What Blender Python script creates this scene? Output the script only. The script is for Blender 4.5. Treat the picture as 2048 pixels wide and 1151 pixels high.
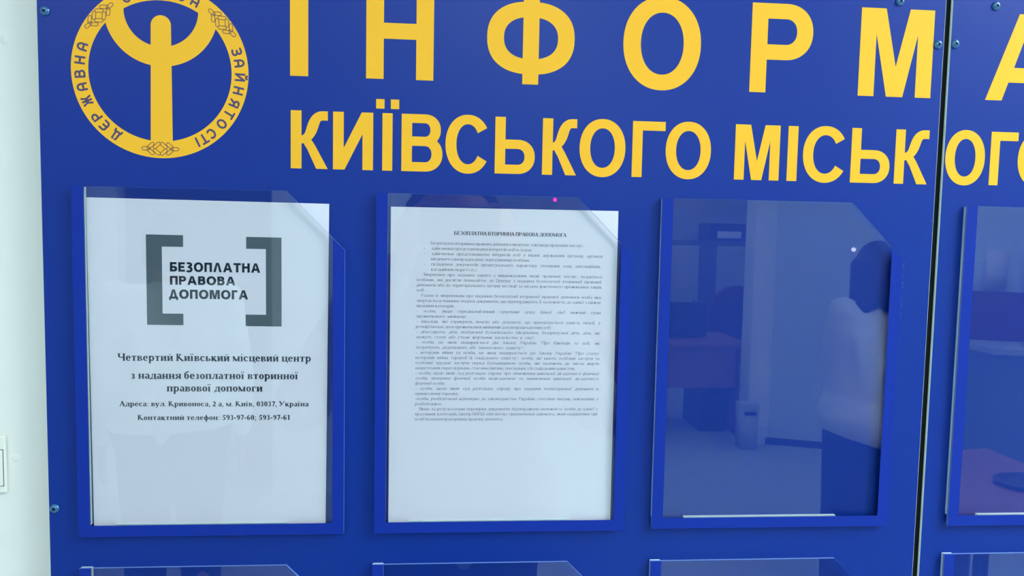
import bpy, bmesh, math, random
from mathutils import Vector, Matrix
from mathutils.geometry import delaunay_2d_cdt
random.seed(7)
for o in list(bpy.data.objects):
    bpy.data.objects.remove(o, do_unlink=True)
SC = bpy.context.scene
COL = SC.collection
PI = math.pi
Z0 = 1.7304                       # height of the headline's baseline above the floor

# ------------------------------------------------------------------ camera, world, exposure
cam = bpy.data.cameras.new('camera')
cam.sensor_width = 36.0
cam.lens = 1600.0 / 2048.0 * 36.0
cam.clip_start = 0.01
co = bpy.data.objects.new('camera', cam)
COL.objects.link(co)
SC.camera = co


def rot_fit(yaw, pit, rol):
    cy, sy, cp, sp, cr, sr = math.cos(yaw), math.sin(yaw), math.cos(pit), math.sin(pit), math.cos(rol), math.sin(rol)
    return Matrix(((cy, 0, sy), (0, 1, 0), (-sy, 0, cy))) @ Matrix(((1, 0, 0), (0, cp, -sp), (0, sp, cp))) @ Matrix(((cr, -sr, 0), (sr, cr, 0), (0, 0, 1)))


# board coordinates (x right, y up, z out of the board) -> world (x, -z, y)
B2W = Matrix(((1, 0, 0), (0, 0, -1), (0, 1, 0)))
R = B2W @ rot_fit(-0.0854031123, -0.0758776294, 0.0198400819)
CAMX, CAMY, CAMZ = 353.149, -130.364, 738.695
M4 = R.to_4x4()
M4.translation = Vector((CAMX / 1000, -CAMZ / 1000, Z0 + CAMY / 1000))
co.matrix_world = M4

SC.view_settings.view_transform = 'Standard'
SC.view_settings.look = 'None'
SC.view_settings.gamma = 1.0
SC.view_settings.use_curve_mapping = False
SC.view_settings.exposure = 0.0
W = bpy.data.worlds.new('world')
SC.world = W
W.use_nodes = True
W.node_tree.nodes['Background'].inputs[0].default_value = (0.55, 0.65, 0.75, 1)
W.node_tree.nodes['Background'].inputs[1].default_value = 0.3
LAMP = 14.6
LAMP_COL = (0.97, 1.0, 1.0, 1)


# ------------------------------------------------------------------ materials
def mat(name, col, rough=0.6, spec=0.5, noise=0.0, scale=40.0, bump=0.0, metal=0.0):
    m = bpy.data.materials.new(name)
    m.use_nodes = True
    nt = m.node_tree
    b = nt.nodes['Principled BSDF']
    b.inputs['Base Color'].default_value = (*col, 1)
    b.inputs['Roughness'].default_value = rough
    b.inputs['Specular IOR Level'].default_value = spec
    b.inputs['Metallic'].default_value = metal
    if noise or bump:
        tc = nt.nodes.new('ShaderNodeTexCoord')
        n = nt.nodes.new('ShaderNodeTexNoise')
        n.inputs['Scale'].default_value = scale
        n.inputs['Detail'].default_value = 4
        nt.links.new(tc.outputs['Object'], n.inputs['Vector'])
        if noise:
            mx = nt.nodes.new('ShaderNodeMix')
            mx.data_type = 'RGBA'
            mx.inputs[6].default_value = (*[c * (1 - noise) for c in col], 1)
            mx.inputs[7].default_value = (*[min(1, c * (1 + noise)) for c in col], 1)
            nt.links.new(n.outputs['Fac'], mx.inputs[0])
            nt.links.new(mx.outputs[2], b.inputs['Base Color'])
        if bump:
            bp = nt.nodes.new('ShaderNodeBump')
            bp.inputs['Strength'].default_value = bump
            bp.inputs['Distance'].default_value = 0.001
            nt.links.new(n.outputs['Fac'], bp.inputs['Height'])
            nt.links.new(bp.outputs['Normal'], b.inputs['Normal'])
    return m


def emit(name, col, s):
    m = bpy.data.materials.new(name)
    m.use_nodes = True
    nt = m.node_tree
    nt.nodes.remove(nt.nodes['Principled BSDF'])
    e = nt.nodes.new('ShaderNodeEmission')
    e.inputs[0].default_value = col
    e.inputs[1].default_value = s
    nt.links.new(e.outputs[0], nt.nodes['Material Output'].inputs[0])
    return m


def clear_acrylic():
    m = bpy.data.materials.new('clear_acrylic')
    m.use_nodes = True
    nt = m.node_tree
    nt.nodes.remove(nt.nodes['Principled BSDF'])
    g = nt.nodes.new('ShaderNodeNewGeometry')
    mx = nt.nodes.new('ShaderNodeMix')
    mx.data_type = 'FLOAT'
    mx.inputs[2].default_value = 1.49
    mx.inputs[3].default_value = 1 / 1.49
    nt.links.new(g.outputs['Backfacing'], mx.inputs[0])
    f = nt.nodes.new('ShaderNodeFresnel')
    nt.links.new(mx.outputs[0], f.inputs['IOR'])
    t = nt.nodes.new('ShaderNodeBsdfTransparent')
    t.inputs[0].default_value = (0.985, 0.99, 0.99, 1)
    gl = nt.nodes.new('ShaderNodeBsdfGlossy')
    gl.inputs['Roughness'].default_value = 0.0
    ms = nt.nodes.new('ShaderNodeMixShader')
    nt.links.new(f.outputs[0], ms.inputs[0])
    nt.links.new(t.outputs[0], ms.inputs[1])
    nt.links.new(gl.outputs[0], ms.inputs[2])
    nt.links.new(ms.outputs[0], nt.nodes['Material Output'].inputs[0])
    return m


M = {}
M['board_blue'] = mat('board_blue', (0.0013, 0.0245, 0.240), 0.36, 0.24, 0.05, 3.0)
M['board_core'] = mat('board_core', (0.62, 0.72, 0.66), 0.6)
M['yellow'] = mat('yellow_vinyl', (0.92, 0.455, 0.023), 0.45, 0.2, 0.02, 6.0)
M['ring_ink'] = mat('ring_ink', (0.055, 0.03, 0.11), 0.5)
M['ornament_ink'] = mat('ornament_ink', (0.16, 0.055, 0.05), 0.5)
M['film'] = mat('film_blue', (0.004, 0.0245, 0.285), 0.5, 0.15)
M['pane'] = clear_acrylic()
M['pane_edge'] = mat('acrylic_cut_edge', (0.16, 0.27, 0.62), 0.4)
M['tape'] = mat('white_foam_tape', (0.60, 0.72, 0.74), 0.8)
M['scuff'] = mat('pale_scuff', (0.045, 0.10, 0.36), 0.6)
M['paper'] = mat('paper', (0.69, 0.665, 0.75), 0.9, 0.1, 0.012, 12.0)
M['ink'] = mat('black_print', (0.012, 0.022, 0.04), 0.8, 0.1)
M['ink_light'] = mat('body_print', (0.05, 0.075, 0.11), 0.8, 0.1)
M['grey_ink'] = mat('grey_print', (0.085, 0.112, 0.140), 0.8, 0.1)
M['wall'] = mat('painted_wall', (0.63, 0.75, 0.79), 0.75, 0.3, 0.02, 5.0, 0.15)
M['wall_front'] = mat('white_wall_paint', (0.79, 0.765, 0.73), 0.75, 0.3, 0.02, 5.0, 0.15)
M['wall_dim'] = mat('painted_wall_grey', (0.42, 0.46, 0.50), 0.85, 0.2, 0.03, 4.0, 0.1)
M['ceiling'] = mat('ceiling_paint', (0.8, 0.82, 0.82), 0.9, 0.2, 0.02, 8.0)
M['pilaster'] = mat('pilaster_paint', (0.88, 0.93, 0.93), 0.7, 0.3, 0.02, 5.0)
M['floor'] = mat('floor_linoleum', (0.42, 0.50, 0.50), 0.6, 0.4, 0.12, 9.0)
M['black'] = mat('black_paint', (0.002, 0.004, 0.005), 0.7, 0.2)
M['dark'] = mat('dark_plastic', (0.02, 0.02, 0.025), 0.45)
M['screw'] = mat('screw_lacquer', (0.035, 0.14, 0.33), 0.22, 0.9, 0, 1, 0, 0.35)
M['white_plastic'] = mat('white_plastic', (0.80, 0.79, 0.72), 0.35)
M['pink'] = mat('pink_dot', (0.95, 0.01, 0.55), 0.5)
M['red_wood'] = mat('red_brown_wood', (0.30, 0.13, 0.11), 0.5, 0.4, 0.2, 14.0)
M['red_dark'] = mat('dark_red_fabric', (0.16, 0.035, 0.05), 0.9, 0.2, 0.1, 60.0)
M['pale_door'] = mat('pale_door', (0.50, 0.55, 0.56), 0.6, 0.3, 0.03, 6.0)
M['shelf_grey'] = mat('cabinet_grey', (0.12, 0.14, 0.18), 0.6)
M['white'] = mat('white_paper', (0.8, 0.82, 0.85), 0.8)
M['skin'] = mat('skin', (0.50, 0.30, 0.23), 0.55, 0.4, 0.05, 30.0)
M['hair'] = mat('dark_hair', (0.018, 0.013, 0.012), 0.6, 0.4, 0.3, 90.0)
M['shirt_white'] = mat('white_shirt', (0.82, 0.93, 0.93), 0.9, 0.2, 0.04, 25.0)
M['shirt_grey'] = mat('grey_shirt', (0.42, 0.45, 0.50), 0.9, 0.2, 0.05, 25.0)
M['trousers'] = mat('dark_trousers', (0.015, 0.017, 0.025), 0.9, 0.2, 0.1, 40.0)
M['eye'] = mat('eye', (0.05, 0.03, 0.02), 0.2)
M['counter_front'] = mat('counter_front', (0.18, 0.28, 0.34), 0.6)


# ------------------------------------------------------------------ mesh helpers
ORIGIN = {}


def empty(name, loc, rz=0.0):
    o = bpy.data.objects.new(name, None)
    COL.objects.link(o)
    o.location = loc
    o.rotation_euler = (0, 0, rz)
    o.empty_display_size = 0.05
    ORIGIN[o.name] = Vector(loc)
    return o


def tag(o, label=None, cat=None, group=None, kind=None):
    for k, v in (('label', label), ('category', cat), ('group', group), ('kind', kind)):
        if v:
            o[k] = v
    return o


def thing(name, label, cat, loc, rz=0.0, group=None):
    return tag(empty(name, loc, rz), label, cat, group)


class MB:
    """collects faces; build() links them as one mesh object"""

    def __init__(s):
        s.bm = bmesh.new()

    def poly(s, pts, mi=0):
        vs = [s.bm.verts.new(p) for p in pts]
        try:
            f = s.bm.faces.new(vs)
            f.material_index = mi
            return f
        except ValueError:
            return None

    def box(s, x0, x1, y0, y1, z0, z1, mi=0, bevel=0.0, front=None):
        P = [(x, y, z) for x in (x0, x1) for y in (y0, y1) for z in (z0, z1)]
        v = [s.bm.verts.new(p) for p in P]
        fs = []
        for k, idx in enumerate(((0, 1, 3, 2), (4, 6, 7, 5), (0, 4, 5, 1), (2, 3, 7, 6), (0, 2, 6, 4), (1, 5, 7, 3))):
            f = s.bm.faces.new([v[i] for i in idx])
            f.material_index = front if (front is not None and k == 2) else mi
            fs.append(f)
        if bevel:
            es = list({e for f in fs for e in f.edges})
            bmesh.ops.bevel(s.bm, geom=es, offset=bevel, segments=2, affect='EDGES', profile=0.5, material=-1)
        return s

    def prism(s, pts, y0, y1, mi=0, side=None, holes=None):
        """pts: CCW (x, z) seen from -y; front at y0 (nearer the viewer)"""
        side = mi if side is None else side
        a = [s.bm.verts.new((x, y0, z)) for x, z in pts]
        b = [s.bm.verts.new((x, y1, z)) for x, z in pts]
        f = s.bm.faces.new(a)
        f.material_index = mi
        f = s.bm.faces.new(b[::-1])
        f.material_index = mi
        n = len(pts)
        for i in range(n):
            j = (i + 1) % n
            f = s.bm.faces.new((a[i], b[i], b[j], a[j]))
            f.material_index = side
        return s

    def lathe(s, prof, c=(0, 0, 0), axis='z', n=32, mi=0):
        rings = []
        for r, h in prof:
            ring = []
            for i in range(n):
                t = 2 * PI * i / n
                p = (r * math.cos(t), r * math.sin(t), h) if axis == 'z' else (r * math.cos(t), -h, r * math.sin(t))
                ring.append(s.bm.verts.new((c[0] + p[0], c[1] + p[1], c[2] + p[2])))
            rings.append(ring)
        for A, B in zip(rings, rings[1:]):
            for i in range(n):
                j = (i + 1) % n
                f = s.bm.faces.new((A[i], A[j], B[j], B[i]))
                f.material_index = mi
        for ring, rev in ((rings[0], True), (rings[-1], False)):
            f = s.bm.faces.new(ring[::-1] if rev else ring)
            f.material_index = mi
        return s

    def tube(s, a, b, ra, rb=None, n=12, mi=0):
        rb = ra if rb is None else rb
        a, b = Vector(a), Vector(b)
        q = (b - a).to_track_quat('Z', 'Y')
        L = (b - a).length
        rings = []
        for r, h in ((ra, 0), (rb, L)):
            rings.append([s.bm.verts.new(a + q @ Vector((r * math.cos(2 * PI * i / n), r * math.sin(2 * PI * i / n), h))) for i in range(n)])
        for i in range(n):
            j = (i + 1) % n
            s.bm.faces.new((rings[0][i], rings[0][j], rings[1][j], rings[1][i])).material_index = mi
        s.bm.faces.new(rings[0][::-1]).material_index = mi
        s.bm.faces.new(rings[1]).material_index = mi
        return s

    def sphere(s, c, r, sub=2, mi=0, scale=(1, 1, 1)):
        m = Matrix.Translation(c) @ Matrix.Diagonal((*scale, 1))
        g = bmesh.ops.create_icosphere(s.bm, subdivisions=sub, radius=r, matrix=m)
        for v in g['verts']:
            for f in v.link_faces:
                f.material_index = mi
        return s

    def capsule(s, a, b, ra, rb, fl=1.0, sub=2):
        """tapered capsule; fl squashes it front to back"""
        a, b = Vector(a), Vector(b)
        cy = (a.y + b.y) / 2
        n0 = len(s.bm.verts)
        s.bm.verts.ensure_lookup_table()
        s.sphere(a, ra, sub)
        s.sphere(b, rb, sub)
        if (b - a).length > 1e-5:
            s.tube(a, b, ra, rb, 16)
        if fl != 1.0:
            s.bm.verts.ensure_lookup_table()
            for v in list(s.bm.verts)[n0:]:
                v.co.y = cy + (v.co.y - cy) * fl
        return s

    def build(s, name, mats, parent=None, local=False, smooth=False, loc=None):
        """vertices are world coordinates unless local; the mesh hangs under parent"""
        me = bpy.data.meshes.new(name)
        org = Vector((0, 0, 0))
        if parent is not None and not local:
            org = ORIGIN[parent.name]
        if loc is not None:
            org = Vector(loc)
        if org.length:
            bmesh.ops.translate(s.bm, vec=-org, verts=s.bm.verts)
        bmesh.ops.recalc_face_normals(s.bm, faces=[f for f in s.bm.faces]) if smooth == 'fix' else None
        s.bm.to_mesh(me)
        s.bm.free()
        for m in (mats if isinstance(mats, (list, tuple)) else [mats]):
            me.materials.append(m)
        o = bpy.data.objects.new(name, me)
        COL.objects.link(o)
        if parent is not None:
            o.parent = parent
            ORIGIN[o.name] = ORIGIN.get(parent.name, Vector((0, 0, 0)))
        else:
            o.location = org
            ORIGIN[o.name] = org
        if smooth:
            for p in me.polygons:
                p.use_smooth = True
        return o


def w(x, y, z=0.0):
    """board millimetres -> world metres"""
    return (x / 1000.0, -z / 1000.0, Z0 + y / 1000.0)


def area(p):
    return sum(p[i][0] * p[(i + 1) % len(p)][1] - p[(i + 1) % len(p)][0] * p[i][1] for i in range(len(p))) / 2


def union(polys):
    """one flat sheet of triangles for overlapping outlines"""
    vs, fs = [], []
    for p in polys:
        q = []
        for a in p:
            if not q or math.hypot(a[0] - q[-1][0], a[1] - q[-1][1]) > 1e-4:
                q.append(a)
        if len(q) > 2 and math.hypot(q[0][0] - q[-1][0], q[0][1] - q[-1][1]) < 1e-4:
            q.pop()
        if len(q) < 3 or abs(area(q)) < 1e-5:
            continue
        if area(q) < 0:
            q = q[::-1]
        fs.append(list(range(len(vs), len(vs) + len(q))))
        vs += [Vector(a) for a in q]
    r = delaunay_2d_cdt(vs, [], fs, 0, 1e-5, True)
    return r[0], [f for f, ids in zip(r[2], r[5]) if len(ids)]


def flat(polys, z, name, m, parent, T=None, dz=0.0):
    """printed shapes: polygons in board mm lying at height z over the board; polys may also be a list of such lists"""
    mb = MB()
    groups = polys if polys and isinstance(polys[0][0], list) else [polys]
    for k_, g in enumerate(groups):
        if not g:
            continue
        zz = z + dz * k_
        if T:
            g = [[T(x, y) for x, y in p] for p in g]
        cx, cy = g[0][0]
        vs, fs = union([[(x - cx, y - cy) for x, y in p] for p in g])
        bv = [mb.bm.verts.new(w(v.x + cx, v.y + cy, zz)) for v in vs]
        for f in fs:
            k = [bv[i] for i in f]
            if area([vs[i] for i in f]) < 0:
                k = k[::-1]
            try:
                mb.bm.faces.new(k)
            except ValueError:
                pass
    return mb.build(name, m, parent)


# ------------------------------------------------------------------ 2D glyph pieces
def rect(x0, y0, x1, y1):
    return [(x0, y0), (x1, y0), (x1, y1), (x0, y1)]


def ring(cx, cy, rx, ry, tx, ty, a0=0, a1=360, n=2.0, seg=None):
    """band between two (super)ellipses"""
    seg = seg or max(6, int(abs(a1 - a0) / 7.5))

    def pt(a, r1, r2):
        c, s_ = math.cos(a), math.sin(a)
        return (cx + r1 * math.copysign(abs(c) ** (2 / n), c), cy + r2 * math.copysign(abs(s_) ** (2 / n), s_))
    out = []
    A = [math.radians(a0 + (a1 - a0) * i / seg) for i in range(seg + 1)]
    for p, q in zip(A, A[1:]):
        out.append([pt(p, rx, ry), pt(q, rx, ry), pt(q, rx - tx, ry - ty), pt(p, rx - tx, ry - ty)])
    return out


def stroke(pts, wd):
    """swept line; wd a number or one width per point"""
    n = len(pts)
    wd = [wd] * n if not isinstance(wd, (list, tuple)) else wd
    L = []
    for i in range(n):
        a, b = pts[max(0, i - 1)], pts[min(n - 1, i + 1)]
        dx, dy = b[0] - a[0], b[1] - a[1]
        d = math.hypot(dx, dy) or 1
        nx, ny = -dy / d * wd[i] / 2, dx / d * wd[i] / 2
        L.append(((pts[i][0] + nx, pts[i][1] + ny), (pts[i][0] - nx, pts[i][1] - ny)))
    return [[L[i][0], L[i + 1][0], L[i + 1][1], L[i][1]] for i in range(n - 1)]


def bez(p0, p1, p2, p3, n=8):
    return [tuple((1 - t) ** 3 * a + 3 * (1 - t) ** 2 * t * b + 3 * (1 - t) * t * t * c + t ** 3 * d for a, b, c, d in zip(p0, p1, p2, p3)) for t in [i / n for i in range(n + 1)]]


def dbowl(x0, y0, x1, y1, s, t):
    ry = (y1 - y0) / 2
    xc = x1 - min(ry * 1.02, (x1 - x0) * 0.62)
    return [rect(x0, y0, xc, y0 + t), rect(x0, y1 - t, xc, y1)] + ring(xc, (y0 + y1) / 2, x1 - xc, ry, s, t, -90, 90, 2.15)


def sans(ch, wd, h, s, t):
    """upright grotesque capital in a box wd x h, stem s, bar t"""
    o = h * 0.018
    if ch == 'І':
        return [rect(0, 0, wd, h)]
    if ch == 'Ї':
        d = h * 0.165
        return [rect(0, 0, wd, h), rect(wd / 2 - d * 1.22, h * 1.075, wd / 2 - d * 0.33, h * 1.075 + d), rect(wd / 2 + d * 0.33, h * 1.075, wd / 2 + d * 1.22, h * 1.075 + d)]
    if ch == 'Н':
        return [rect(0, 0, s, h), rect(wd - s, 0, wd, h), rect(s, h * 0.435, wd - s, h * 0.435 + t)]
    if ch == 'О':
        return ring(wd / 2, h / 2, wd / 2, h / 2 + o, s * 1.05, t * 1.02, 0, 360, 2.12, 56)
    if ch == 'Ф':
        return [rect(wd / 2 - s * 0.47, -h * 0.004, wd / 2 + s * 0.47, h * 1.0)] + ring(wd / 2, h * 0.502, wd / 2, h * 0.397, s * 0.98, t * 0.98, 0, 360, 2.35, 56)
    if ch == 'Р':
        return [rect(0, 0, s, h)] + dbowl(s * 0.8, h * 0.37, wd, h, s, t)
    if ch == 'В':
        return [rect(0, 0, s, h)] + dbowl(s * 0.8, h * 0.455, wd * 0.955, h, s, t * 0.95) + dbowl(s * 0.8, 0, wd, h * 0.455 + t * 0.95, s * 1.05, t)
    if ch == 'Ь':
        return [rect(0, 0, s, h)] + dbowl(s * 0.8, 0, wd, h * 0.605, s, t)
    if ch == 'Б':
        return [rect(0, 0, s, h), rect(s, h - t, wd * 0.92, h)] + dbowl(s * 0.8, 0, wd, h * 0.6, s, t)
    if ch == 'С':
        return ring(wd * 0.53, h / 2, wd * 0.53, h / 2 + o, s * 1.05, t * 1.02, 33, 327, 2.12, 48)
    if ch == 'Г':
        return [rect(0, 0, s, h), rect(s, h - t, wd, h)]
    if ch == 'П':
        return [rect(0, 0, s, h), rect(wd - s, 0, wd, h), rect(s, h - t, wd - s, h)]
    if ch == 'Т':
        return [rect(0, h - t, wd, h), rect(wd / 2 - s / 2, 0, wd / 2 + s / 2, h - t)]
    if ch == 'Е':
        return [rect(0, 0, s, h), rect(s, 0, wd, t), rect(s, h - t, wd, h), rect(s, h * 0.5 - t / 2, wd * 0.9, h * 0.5 + t / 2)]
    if ch == 'З':
        k = h * 0.27
        return ring(wd * 0.42, h - k + o, wd * 0.53, k, s, t, -90, 140, 2.1, 20) + ring(wd * 0.42, k - o, wd * 0.58, k + t * 0.25, s, t, -140, 90, 2.1, 20) + [rect(wd * 0.25, h * 0.5 - t * 0.45, wd * 0.5, h * 0.5 + t * 0.5)]
    if ch == 'М':
        m = wd / 2
        L = [[(s * 0.9, h), (s * 1.55, h), (m, h * 0.345), (m, 0), (m - s * 0.52, 0), (s * 0.9, h * 0.80)]]
        return [rect(0, 0, s, h), rect(wd - s, 0, wd, h)] + L + [[(wd - x, y) for x, y in p] for p in L]
    if ch == 'А':
        m = wd / 2
        L = [[(0, 0), (s * 1.08, 0), (m, h * 0.80), (m, h), (m - s * 0.58, h)]]
        return L + [[(wd - x, y) for x, y in p] for p in L] + [rect(wd * 0.24, h * 0.21, wd * 0.76, h * 0.21 + t)]
    if ch == 'Л':
        m = wd / 2
        L = [[(0, 0), (s * 1.08, 0), (m, h * 0.80), (m, h), (m - s * 0.58, h)]]
        return L + [[(wd - x, y) for x, y in p] for p in L]
    if ch == 'Д':
        m = wd * 0.5
        L = [[(wd * 0.08, t * 0.5), (wd * 0.08 + s, t * 0.5), (m, h * 0.80), (m, h), (m - s * 0.58, h)]]
        return L + [[(wd - x, y) for x, y in p] for p in L] + [rect(0, 0, wd, t), rect(0, -t * 0.7, s * 0.75, t), rect(wd - s * 0.75, -t * 0.7, wd, t)]
    if ch == 'И':
        return [rect(0, 0, s, h), rect(wd - s, 0, wd, h), [(s * 0.9, 0), (s * 1.08, 0), (wd - s * 0.9, h * 0.66), (wd - s * 0.9, h), (wd - s * 1.08, h), (s * 0.9, h * 0.34)]]
    if ch == 'К':
        arm = bez((s * 0.8, h * 0.50), (wd * 0.68, h * 0.49), (wd * 0.50, h * 0.918), (wd * 0.86, h * 0.918), 14) + [(wd, h * 0.918)]
        leg = [(wd * 0.34, h * 0.53), (wd * 0.56, h * 0.50), (wd * 0.66, h * 0.40), (wd, 0), (wd * 0.685, 0), (wd * 0.45, h * 0.33), (wd * 0.36, h * 0.42)]
        return [rect(0, 0, s, h)] + stroke(arm, [t * .82, t * .84, t * .88, t * .94, t, t * 1.06, s, s * 1.02, s * 1.02, s, t * 1.08, t * 1.04, t, t, t * .98, t * .98]) + [leg]
    return []


def rounded(ch):
    """rounded emblem letters as centre lines on a 0.8 x 1 box: (polylines, width)"""
    arc = lambda cx, cy, rx, ry, a0, a1, n=10: [(cx + rx * math.cos(math.radians(a0 + (a1 - a0) * i / n)), cy + ry * math.sin(math.radians(a0 + (a1 - a0) * i / n))) for i in range(n + 1)]
    d = {
        'А': [[(0, 0), (0, .55)] + arc(.33, .6, .33, .4, 180, 0) + [(.66, 0)], [(0, .38), (.66, .38)]],
        'Н': [[(0, 0), (0, 1)], [(.66, 0), (.66, 1)], [(0, .5), (.66, .5)]],
        'В': [[(0, 0), (0, 1), (.3, 1)] + arc(.35, .77, .25, .23, 90, -90) + [(.1, .54)], [(.35, .54)] + arc(.38, .27, .28, .27, 90, -90) + [(0, 0)]],
        'Ж': [[(.4, 0), (.4, 1)], [(0, 1), (.15, .6), (.65, .6), (.8, 1)], [(0, 0), (.15, .45), (.65, .45), (.8, 0)]],
        'Р': [[(0, 0), (0, 1), (.3, 1)] + arc(.36, .72, .27, .28, 90, -90) + [(0, .44)]],
        'Е': [[(.62, 1), (.2, 1)] + arc(.25, .75, .25, .25, 90, 180) + [(0, .25)] + arc(.25, .25, .25, .25, 180, 270) + [(.62, 0)], [(0, .5), (.5, .5)]],
        'Д': [[(.12, .1), (.2, 1), (.62, 1), (.62, .1)], [(0, -.12), (0, .1), (.78, .1), (.78, -.12)]],
        'З': [[(0, .95)] + arc(.3, .76, .28, .24, 100, -90) + [(.15, .52)], [(.3, .52)] + arc(.3, .26, .3, .26, 90, -100) + [(0, .05)]],
        'Й': [[(0, 1), (0, 0)], [(0, .04), (.66, .96)], [(.66, 1), (.66, 0)], arc(.33, 1.3, .16, .13, 180, 360)],
        'Я': [[(.62, 0), (.62, 1), (.3, 1)] + arc(.28, .74, .26, .26, 90, 270) + [(.62, .48)], [(.3, .46), (0, 0)]],
        'Т': [[(0, 1), (.7, 1)], [(.35, 0), (.35, 1)]],
        'О': [arc(.38, .5, .38, .5, 0, 360, 20)],
        'С': [arc(.38, .5, .38, .5, 50, 310, 16)],
        'І': [[(.2, 0), (.2, 1)]],
        'Л': [[(0, 0), (.2, 1), (.5, 1), (.66, 0)]],
        'У': [[(0, 1), (.33, .4)], [(.66, 1), (.3, 0), (.1, 0)]],
        'Б': [[(.6, 1), (0, 1), (0, 0), (.3, 0)] + arc(.36, .28, .27, .28, -90, 90) + [(0, .56)]],
    }
    return d.get(ch, [])


# ---- serif print (stem S, hair T); lower case is drawn on x-height, capitals on cap height
XH, CH = 0.455, 0.665


def serif(ch, bold):
    S, T = (0.163, 0.050) if bold else (0.084, 0.034)
    F = 0.052 if bold else 0.050            # how far a serif reaches
    up = ch.isupper()
    H = CH if up else XH
    k = ch.lower()

    def stem(x, y0=0.0, y1=None, a=True, b=True, st=None):
        y1 = H if y1 is None else y1
        st = st or S
        out = [rect(x, y0, x + st, y1)]
        if a:
            out.append(rect(x - F, y0, x + st + F, y0 + T * 0.8))
        if b:
            out.append(rect(x - F, y1 - T * 0.8, x + st + F, y1))
        return out
    q = 1.35 if up else 1.0
    WN = {True: 0.49, False: 0.43}[bold] * q
    b = F + 0.012
    if k in 'нпийтцшщ' and k != 'т':
        n = 3 if k in 'шщ' else 2
        Wd = WN if n == 2 else WN * 1.5
        xs = [b + (Wd - S) * i / (n - 1) for i in range(n)]
        out = []
        for x in xs:
            out += stem(x)
        if k == 'н':
            out.append(rect(b, H * 0.5 - T * 0.6, b + Wd, H * 0.5 + T * 0.6))
        if k == 'п':
            out.append(rect(b, H - T * 1.3, b + Wd, H))
        if k in 'ий':
            out += stroke([(b + S * 0.8, H * 0.1), (b + Wd - S * 0.8, H * 0.9)], T * 1.5)
        if k == 'й':
            out += ring(b + Wd / 2, H + 0.19, 0.10, 0.10, 0.045, 0.05, 180, 360, 2, 8)
        if k in 'цшщ':
            out.append(rect(b, 0, b + Wd, T * 1.3))
        if k in 'цщ':
            out.append(rect(b + Wd + F * 0.2, -0.14, b + Wd + F * 0.2 + T * 1.6, T * 1.3))
        return out, Wd + 2 * b
    if k == 'т':
        Wd = WN * 0.92
        return stem(b + Wd / 2 - S / 2 - F * .3, b=False) + [rect(b - F * .3, H - T * 1.2, b + Wd - F * .3, H), rect(b - F * .3, H - 0.13, b - F * .3 + T, H), rect(b + Wd - F * .3 - T, H - 0.13, b + Wd - F * .3, H)], Wd + b * 1.5
    if k == 'г':
        Wd = WN * 0.78
        return stem(b) + [rect(b, H - T * 1.2, b + Wd, H), rect(b + Wd - T, H - 0.14, b + Wd, H)], Wd + b * 1.4
    if k in 'іїi':
        out = stem(b, b=(True if up else False))
        if not up:
            out.append(rect(b - F, H - T, b + S, H))
        dots = [] if (k == 'і' and up) else ([b + S / 2] if k != 'ї' else [b + S / 2 - 0.085, b + S / 2 + 0.085])
        for x in dots:
            out += [[(x + 0.058 * math.cos(a * PI / 4), H + 0.17 + 0.058 * math.sin(a * PI / 4)) for a in range(8)]]
        return out, S + 2 * b + (0.06 if k == 'ї' else 0)
    if k in 'осеє':
        Wd = (0.47 if bold else 0.44) * (1.5 if up else 1)
        cx = 0.03 + Wd / 2
        a0, a1 = {'о': (0, 360), 'с': (40, 325), 'е': (0, 325), 'є': (40, 325)}[k]
        if up and k == 'е':
            Wd = WN * 1.02
            return stem(b) + [rect(b, 0, b + Wd, T), rect(b, H - T, b + Wd, H), rect(b, H / 2 - T / 2, b + Wd * .7, H / 2 + T / 2), rect(b + Wd - T, 0, b + Wd, .15), rect(b + Wd - T, H - .15, b + Wd, H)], Wd + b * 1.6
        out = ring(cx, H / 2, Wd / 2, H / 2 + 0.012, S * 1.02, T * 1.1, a0, a1, 2, 16)
        if k == 'е':
            out.append(rect(cx - Wd / 2 + S * .5, H * 0.5, cx + Wd / 2 - S * 0.1, H * 0.5 + T))
        if k == 'є':
            out.append(rect(cx - Wd / 2 + S * .5, H * 0.47, cx + Wd * .25, H * 0.47 + T))
        if k == 'с' and not up:
            out.append([(cx + Wd * .32 + 0.05 * math.cos(a), H * .76 + 0.05 * math.sin(a)) for a in [i * PI / 4 for i in range(8)]])
        return out, Wd + 0.06
    if k == 'а' and not up:
        Wd = 0.42
        x = 0.04 + Wd - S
        return [rect(x, 0.02, x + S, H * .72), rect(x + S * .5, 0, x + S + .05, T)] + ring(0.04 + Wd * .5, H * .68, Wd * .5, H * .32 + .012, S, T * 1.2, 0, 155, 2, 10) + ring(0.03 + Wd * .42, H * .27, Wd * .42, H * .29, S, T * 1.2, 60, 330, 2, 12), Wd + 0.09
    if k == 'а':
        Wd = 0.70
        m = Wd / 2
        return stroke([(0.06, 0), (m, H)], T * 1.5) + stroke([(m - .02, H), (Wd - .08, 0)], S * 1.05) + [rect(.18, H * .33, Wd - .2, H * .33 + T), rect(0, 0, .18, T), rect(Wd - .22, 0, Wd + .02, T)], Wd + .03
    if k in 'вьбюярю':
        pass
    if k == 'ь':
        Wd = WN * 0.92
        return stem(b) + ring(b + Wd * .45, H * .28, Wd * .55, H * .28, S, T, -90, 90, 2, 10) + [rect(b, H * .56 - T, b + Wd * .45, H * .56), rect(b, 0, b + Wd * .45, T)], Wd + b * 1.3
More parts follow.
